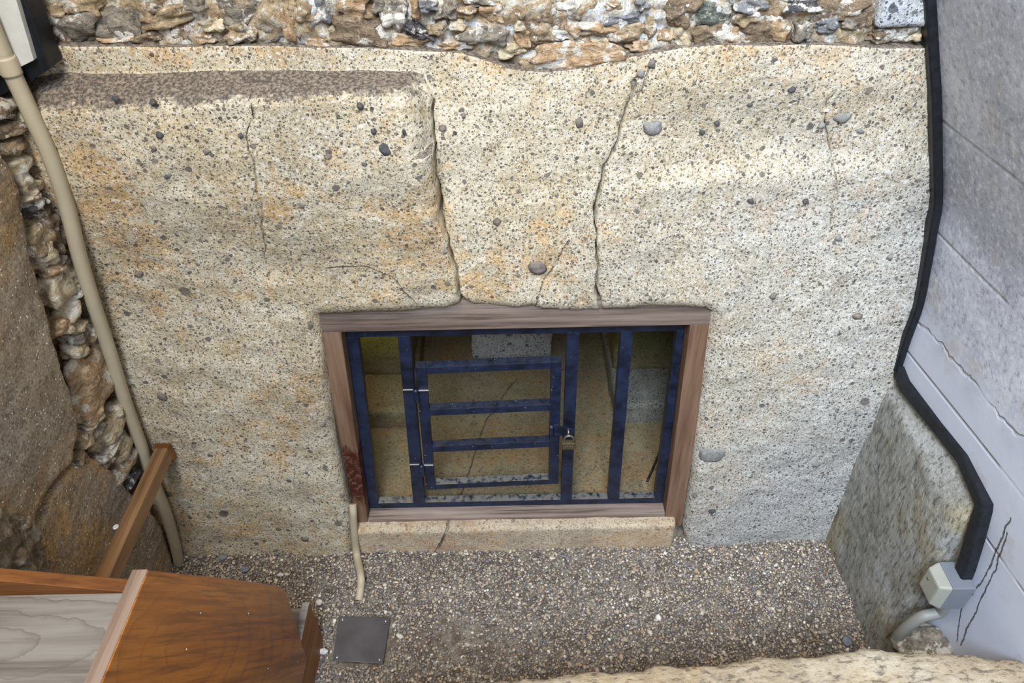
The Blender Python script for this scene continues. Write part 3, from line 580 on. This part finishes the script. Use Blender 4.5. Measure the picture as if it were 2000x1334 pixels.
me = bpy.data.meshes.new('gravel'); me.vertices.add(len(Vall)); me.vertices.foreach_set('co', Vall.ravel()); me.loops.add(Fall.size); me.loops.foreach_set('vertex_index', Fall.ravel().astype(np.int32))
me.polygons.add(len(Fall)); me.polygons.foreach_set('loop_start', np.arange(0, Fall.size, 3, dtype=np.int32)); me.polygons.foreach_set('loop_total', np.full(len(Fall), 3, np.int32)); me.update(calc_edges=True)
tag(link('gravel', me, M_gravel, loc=(0, -.3, 0)), 'fine brown and grey gravel covering the floor before the opening', 'gravel', kind='stuff')
for (a, b, w, h_, mt, lb) in ((623,1176,8,5,M_chip,'white stone chip on the gravel beside the foot of the wooden steps'), (631,1272,9,6,M_chip,'white stone chip on the gravel left of the metal plate'),
     (1655,1252,10,9,M_chipg,'pale grey pebble on the gravel near the wing slab corner'), (435,1088,9,6,M_chipg,'blue-grey pebble on the gravel near the bottom of the left conduit'), (478,1112,9,6,M_chipg,'grey pebble on the gravel above the varnished side board'), (548,1122,6,4,M_chip,'pale pebble on the gravel between the steps and the opening')):
    q = on(a, b, 2, .008); s_ = (q-CAM)@F0/f; o = blob('stone_chip' if mt is M_chip else 'pebble', q, w*s_, h_*s_*1.2, .006, mt, None, ang=0, sub=2, amp=.35, seed=a, loc=tuple(q)); tag(o, lb, 'stone')
for (a, b, c_, d_) in ((1608,1122,1622,1118), (1600,1078,1612,1072), (1640,1200,1668,1190), (1580,1228,1600,1252), (1575,1256,1600,1252)):
    p, q = on(a, b, 2, .012), on(c_, d_, 2, .01); mdl = (p+q)/2+np.array([0, .003, .003])
    o = tube('twig', catmull([p, mdl, q], .004), .0022, M_twig, None, loc=tuple(p), seg=6); tag(o, 'thin dry twig lying on the gravel by the wing slab', 'twig', group='dry twigs by the wing slab')
pl = root('floor_plate', tuple(on(705, 1250, 2, 0)), 'square steel plate screwed down on the gravel', 'metal plate')
pc = [on(a, b, 2, .012) for a, b in ((662,1203), (762,1206), (748,1296), (649,1290))]
hexa('plate', [p-np.array([0, 0, .004]) for p in pc]+pc, M_plate, pl, .0008)
for k in range(4):
    ce = sum(pc)/4; q = pc[k]+(ce-pc[k])*.16; mk('screw', [(q[0]+v[0]*.0042, q[1]+v[1]*.0042, q[2]+v[2]*.0018) for v in V2], F2, M_screw, pl, smooth=True)
# ------------------------------------------------------------------ threshold
o = box('threshold_stone', -.50, .50, -.012, .108, -.1, .108, M_thresh, bev=.012, loc=(0, .1, 0)); rocky(o, .008, .006, .12, .002); tag(o, 'pale stone threshold under the wooden frame', 'threshold')
# ------------------------------------------------------------------ wooden door frame
YF = .02
fr = root('door_frame', (0, YF, .11), 'weathered wooden frame set in the stone opening', 'door frame')
c = [on(612,590,1,YF), on(1396,582,1,YF)]; zt = .965; zbm = on(1000,642,1,YF)[2]
box('lintel', on(616,630,1,YF)[0], on(1392,630,1,YF)[0], YF, YF+.09, zbm, zt, M_beam, fr, .002)
zsill = on(1000,1026,1,YF)[2]; zst = on(1000,1010,1,YF)[2]
def line(p, q, y):   # vertical member edge through two pixels on plane y: x as a function of z
    A, B = on(p[0], p[1], 1, y), on(q[0], q[1], 1, y); return lambda z: A[0]+(B[0]-A[0])*(z-A[2])/(B[2]-A[2])
def upright(name, fa, fb, y0, y1, z0, z1, mat, parent, bev=.002):
    return hexa(name, [(fa(z0),y0,z0),(fb(z0),y0,z0),(fb(z0),y1,z0),(fa(z0),y1,z0),(fa(z1),y0,z1),(fb(z1),y0,z1),(fb(z1),y1,z1),(fa(z1),y1,z1)], mat, parent, bev)
JL0, JL1, JR0, JR1 = line((619,650),(690,990),YF), line((666,650),(714,990),YF), line((1346,650),(1302,990),YF), line((1391,650),(1337,990),YF)
upright('jamb', JL0, JL1, YF+.001, YF+.09, zsill-.006, zbm, M_jamb, fr); upright('jamb', JR0, JR1, YF+.001, YF+.09, zsill-.02, zbm, M_jamb, fr)
xl1, xr0 = JL1(.15), JR0(.15)
box('sill', xl1, xr0, YF+.002, YF+.09, zsill, zst, M_beam, fr, .002)
# ------------------------------------------------------------------ iron grille with its small door
YG = YF+.043; T = .026
gr = root('iron_grille', (0, YG, zst), 'navy blue iron bar grille fitted inside the wooden frame', 'grille')
gt = zbm; gb = zst
bars = [(lambda z: JL1(z)+.001, line((698,650),(736,960),YG)), (line((776,650),(805,960),YG), line((800,650),(828,960),YG)), (line((1108,650),(1096,960),YG), line((1132,650),(1117,960),YG)),
        (line((1213,650),(1188,960),YG), line((1237,650),(1210,960),YG)), (line((1321,650),(1280,960),YG), lambda z: JR0(z)-.001)]
bt = on(1000, 653, 1, YG)[2]
box('top_bar', JL1(.88)+.001, JR0(.88)-.001, YG, YG+T, bt, zbm+.012, M_iron, gr, .0015)
zbb = on(1000, 978, 1, YG)[2]; box('bottom_bar', xl1+.001, xr0-.001, YG, YG+T, gb, zbb, M_iron, gr, .0015)
for k, (a, b) in enumerate(bars): upright('side_bar' if k in (0, 4) else 'upright_bar', a, b, YG-.0005, YG+T, zbb-.001, bt+.001, M_iron, gr, .0015)
# little door, its free side standing a touch further in
YD = YG-.003
tlp, blp = on(811, 719, 1, YD), on(832, 957, 1, YD); dl = blp[0]; dr = on(1091, 950, 1, YD)[0]; dzt = tlp[2]; dzb = blp[2]; lean = (tlp[0]-blp[0])/(dzt-dzb); wid = (on(1098, 714, 1, YD)[0]-tlp[0])/(dr-dl)-1
dm_ = root_d = tag(bpy.data.objects.new('grille_door', None)); COL.objects.link(dm_); dm_.parent = gr
dm_.location = (dl, YD-YG, dzt*0); dm_.location.z = dzb-zst; dm_.rotation_euler = (0, 0, math.radians(1.9))
DO = Vector((dl, YD, dzb))
def dbox(name, x0, x1, z0, z1, y0=0, y1=T, mat=M_iron, bev=.0015, par=None):
    me_ = box(name, x0, x1, y0, y1, z0, z1, mat, None, bev); me_.parent = par or dm_
    for v in me_.data.vertices: v.co.x = v.co.x*(1+wid*v.co.z/(dzt-dzb))+lean*v.co.z
    return me_
W_ = dr-dl; H_ = dzt-dzb; ST = .029
dbox('stile', 0, ST, 0, H_); dbox('stile', W_-ST, W_, 0, H_)
rz = lambda py: on(960, py+2, 1, YD)[2]-dzb
dbox('rail', ST, W_-ST, H_-.024, H_); dbox('rail', ST, W_-ST, 0, .023)
for py in (797, 869): t_ = rz(py); dbox('rail', ST, W_-ST, t_-.024, t_)
# hinges
for px, py in ((813, 772), (824, 918)):
    q = on(px, py, 1, YD-.008)
    tube('hinge', [Vector((q[0], q[1], q[2]-.022+.044*k/6)) for k in range(7)], .0075, M_iron, gr, seg=14, ribs=.03)
    q2 = on(px, py-11, 1, YG-.001)
    box('weld_bead', q2[0]-.036, q2[0]-.004, YG-.003, YG, q2[2]-.001, q2[2]+.0015, M_weld, gr, .0005); box('weld_bead', q2[0]+.006, q2[0]+.034, YG-.007, YG-.003, q2[2]-.001, q2[2]+.0015, M_weld, gr, .0005)
# hasp + staple
q = on(1077, 840, 1, YD-.006); tube('hasp_knuckle', [Vector((q[0], q[1], q[2]-.018+.036*k/4)) for k in range(5)], .007, M_iron, gr, seg=12)
ha = [on(a, b, 1, YD-.012) for a, b in ((1082,829), (1121,838), (1121,849), (1116,854), (1082,850))]; prism('hasp', ha, (0, .003, 0), M_iron, gr, .0008)
q = on(1110, 843, 1, YD-.016); st = [Vector(q)+Vector((0, .010, .006)), Vector(q)+Vector((0, -.004, .004)), Vector(q)+Vector((0, -.007, -.002)), Vector(q)+Vector((0, -.002, -.008)), Vector(q)+Vector((0, .01, -.009))]
tube('staple', catmull(st, .002), .0028, M_shackle, gr, seg=10)
# padlock
pq = on(1111, 862, 1, YD-.022); pk = root('padlock', tuple(pq), 'small aged brass padlock hanging from the grille door hasp', 'padlock')
bw, bh_ = .0195, .026; pzt = pq[2]-.001
box('body', pq[0]-bw, pq[0]+bw, pq[1]-.009, pq[1]+.009, pzt-bh_, pzt, M_brass, pk, .003)
sh = [Vector((pq[0]+.0135*math.cos(t), pq[1], pzt+.010+.0135*math.sin(t))) for t in np.linspace(0, math.pi, 14)]; sh = [Vector((pq[0]+.0135, pq[1], pzt-.004))]+sh+[Vector((pq[0]-.0135, pq[1], pzt-.004))]
tube('shackle', sh, .0032, M_shackle, pk, seg=12, up=Vector((0, 1, 0)))
for k, hh in enumerate((.005, .007, .0065, .0065, .005)): box('embossed_mark', pq[0]-.0105+k*.005, pq[0]-.0085+k*.005, pq[1]-.0105, pq[1]-.008, pzt-.018, pzt-.018+hh+.003, M_shackle, pk, .0003)
# ------------------------------------------------------------------ chamber behind
cf = .09
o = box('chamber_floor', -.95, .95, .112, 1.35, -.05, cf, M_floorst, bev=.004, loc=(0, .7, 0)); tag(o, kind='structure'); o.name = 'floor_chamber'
def cs(name, x0, x1, y0, y1, z0, z1, mat, label=None, cat=None):
    o = box(name, x0, x1, y0, y1, z0, z1, mat, bev=.008, loc=((x0+x1)/2, (y0+y1)/2, z0)); rocky(o, .012, .008, .12, .003)
    if label: tag(o, label, cat)
    else: tag(o, kind='structure')
    return o
bx = on(1205, 800, 2, .18)[0]; bxl = on(805, 800, 2, .18)[0]; by = .44
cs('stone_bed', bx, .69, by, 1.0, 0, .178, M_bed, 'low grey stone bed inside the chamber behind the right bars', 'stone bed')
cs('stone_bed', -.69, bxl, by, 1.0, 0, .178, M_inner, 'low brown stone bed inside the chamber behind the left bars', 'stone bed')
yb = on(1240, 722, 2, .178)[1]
cs('wall_chamber_left', -.95, -.70, .1, 1.3, 0, 1.1, M_greenlit); cs('wall_chamber_right', .70, .95, .1, 1.3, 0, 1.1, M_inner)
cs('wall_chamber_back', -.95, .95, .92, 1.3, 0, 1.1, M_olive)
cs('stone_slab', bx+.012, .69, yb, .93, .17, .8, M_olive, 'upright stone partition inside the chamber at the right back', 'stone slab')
cs('stone_slab', -.69, bxl-.012, yb, .93, .17, .8, M_greenlit, 'upright stone partition painted with yellow-green light inside the chamber at the left back', 'stone slab')
k0, k1 = on(922, 690, 1, .80), on(1079, 690, 1, .80)
cs('stone_pillar', k0[0], k1[0], .80, .93, .08, .75, M_block, 'pale grey speckled stone block at the back of the chamber', 'stone block')
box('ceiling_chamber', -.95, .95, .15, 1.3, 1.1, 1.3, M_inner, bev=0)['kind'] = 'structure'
cb = [Vector(p) for p in (on(1300,840,1,.16), on(1287,885,1,.165), on(1275,915,2,cf+.02), on(1264,940,2,cf+.006))]
o = tube('cable', catmull(cb, .01), .004, M_cable, None, loc=tuple(cb[-1]), seg=8); tag(o, 'thin dark cable curving down behind the rightmost bar', 'cable')
# ------------------------------------------------------------------ conduits on the left and at the frame foot
def yc(py): return -.085+.05*min(1, max(0, (py-100)/900))
cp = [Vector(on(a, b, 1, yc(b))) for a, b in ((-30,20), (5,105), (27,150), (62,225), (100,310), (130,400), (155,500), (182,590), (215,690), (245,785), (275,868), (300,940), (324,1000), (340,1055), (350,1100))]
cd_ = root('conduit', tuple(cp[-1]), 'long beige corrugated conduit running down the left side of the stone face', 'conduit')
path = catmull(cp, .0022); tube('pipe', path, .0148, M_pipe, cd_, ribs=.045, seg=20)
cq = Vector(on(16, 128, 1, yc(130))); dr_ = (cp[3]-cp[1]).normalized()
tube('coupling', [cq-dr_*.016+dr_*.004*k for k in range(9)], .0172, M_pipe, cd_, seg=20)
cp = [Vector(p) for p in (on(689,985,1,.015), on(690,1005,1,.0), on(692,1040,1,-.01), on(697,1085,1,-.03), on(705,1125,2,.035), on(704,1150,2,.015), on(701,1172,2,.0))]
o = tube('conduit', catmull(cp, .0022), .0115, M_pipe, None, loc=tuple(cp[-1]), ribs=.05); tag(o, 'short beige corrugated conduit from the frame foot into the gravel', 'conduit')
# ------------------------------------------------------------------ wooden rail at left
ra = on(316, 872, 1, -.03); rb = ra+np.array([0, -.85, 0]); hw = .017
zr = ra[2]
rail = root('wooden_rail', tuple(ra), 'brown square wooden rail running from behind the steps toward the stone face', 'rail')
box('bar', ra[0]-hw, ra[0]+hw, -.98, -.035, zr-.045, zr, M_rail, rail, .002)
box('end_cap', ra[0]-hw-.004, ra[0]+hw+.003, -.036, -.02, zr-.05, zr+.003, M_brown, rail, .002)
mk('plaster_splash', [tuple(np.array(on(226,1029,2,zr+.0005))+np.array([v[0]*.007, v[1]*.008, v[2]*.0012])) for v in V2], F2, M_chip, rail, smooth=True)
# ------------------------------------------------------------------ wooden steps
XS = -.56; ZT = 1.005
st_root = root('wooden_steps', (-.8, -.7, 0), 'steep wooden steps with a varnished side board and grey tread', 'steps')
def sx_p(a, b, X=XS): return on(a, b, 0, X)
sp = [sx_p(290,1114), sx_p(420,1127), sx_p(520,1140), sx_p(545,1145), sx_p(556,1152), sx_p(563,1168), sx_p(583,1240)]
fl = sp[-1].copy(); pl_ = [p for p in sp]; pl_.append(np.array([XS, fl[1]-.01, 0.0])); pl_ += [np.array([XS, -1.2, 0.0]), np.array([XS, -1.2, sp[0][2]])]
th = .024
sb = prism('side_board', pl_, (-th, 0, 0), M_gloss, st_root, .0015)
ec = [sx_p(290,1114), np.array([XS, -1.2, sp[0][2]])]
box('board_edge', XS-th-.0005, XS-.0015, -1.2, sp[0][1]+.001, sp[0][2]-.0005, sp[0][2]+.0012, M_edge, sb, .0005)['label'] = 'pinkish worn top edge of the board'
for a, b in ((393,1197), (486,1198), (365,1268), (524,1306), (582,1292)):
    q = sx_p(a, b); mk('screw', [(q[0]+v[0]*.0012, q[1]+v[1]*.0026, q[2]+v[2]*.0026) for v in V2], F2, M_screw, sb, smooth=True)
XF = XS+.0; f1, f2 = on(605,1176,0,XF), on(620,1214,0,XF)
hexa('foot_board', [(XF-.02, -.9, 0), (XF, -.9, 0), (XF, f2[1], 0), (XF-.02, f2[1], 0), (XF-.02, -.9, f1[2]), (XF-.001, -.9, f1[2]), (XF-.001, f1[1], f1[2]), (XF-.02, f1[1], f1[2])], M_foot, st_root, .0015).location.x += .0006
box('board_edge', XF-.0195, XF-.0005, -.9, f1[1]-.001, f1[2], f1[2]+.0015, M_tread, st_root, .0004)['label'] = 'grey worn top edge of the foot board'
box('lower_tread', -1.02, XF-.02, -.62, f1[1]-.01, f1[2]-.05, f1[2]-.012, M_tread, st_root, .002)
yt = on(120, 1160, 2, ZT-.03)[1]
box('upper_tread', -1.5, XS-th, -1.2, yt, ZT-.07, ZT-.03, M_tread, st_root, .002)
bb = [on(-260,1112,1,yt+.001), on(0,1135,1,yt+.001), on(245,1156,1,yt+.001), on(245,1200,1,yt+.001), on(-260,1200,1,yt+.001)]
for p in bb[3:]: p[2] = ZT-.12
prism('back_board', bb, (0, .022, 0), M_brown, st_root, .001)
# ------------------------------------------------------------------ light
w = bpy.data.worlds.new('world'); S.world = w; w.use_nodes = True; bg = w.node_tree.nodes['Background']
bg.inputs[0].default_value = (.80, .88, 1, 1); bg.inputs[1].default_value = .50
def area(name, loc, tgt, size, power, col, sy=None):
    l = bpy.data.lights.new(name, 'AREA'); l.shape = 'RECTANGLE'; l.size = size; l.size_y = sy or size; l.energy = power; l.color = col
    o = bpy.data.objects.new(name, l); COL.objects.link(o); o.location = loc; o.rotation_euler = (Vector(tgt)-Vector(loc)).to_track_quat('-Z', 'Y').to_euler(); return o
area('ceiling_lamp', (-.45, -1.45, 3.7), (-.3, -.1, .3), .7, 50, (1, .89, .74))
d_ = area('daylight_opening', (.0, -2.6, 3.6), (1.0, -.2, .6), 1.2, 50, (.62, .76, 1)); d_.data.spread = math.radians(80)
l = bpy.data.lights.new('chamber_lamp', 'POINT'); l.energy = 1.7; l.color = (1, .92, .6); l.shadow_soft_size = .05; o = bpy.data.objects.new('chamber_lamp', l); COL.objects.link(o); o.location = (-.47, .46, .72)
S.view_settings.view_transform = 'Standard'; S.view_settings.look = 'None'; S.view_settings.gamma = 1; S.view_settings.exposure = .08; S.view_settings.use_curve_mapping = False
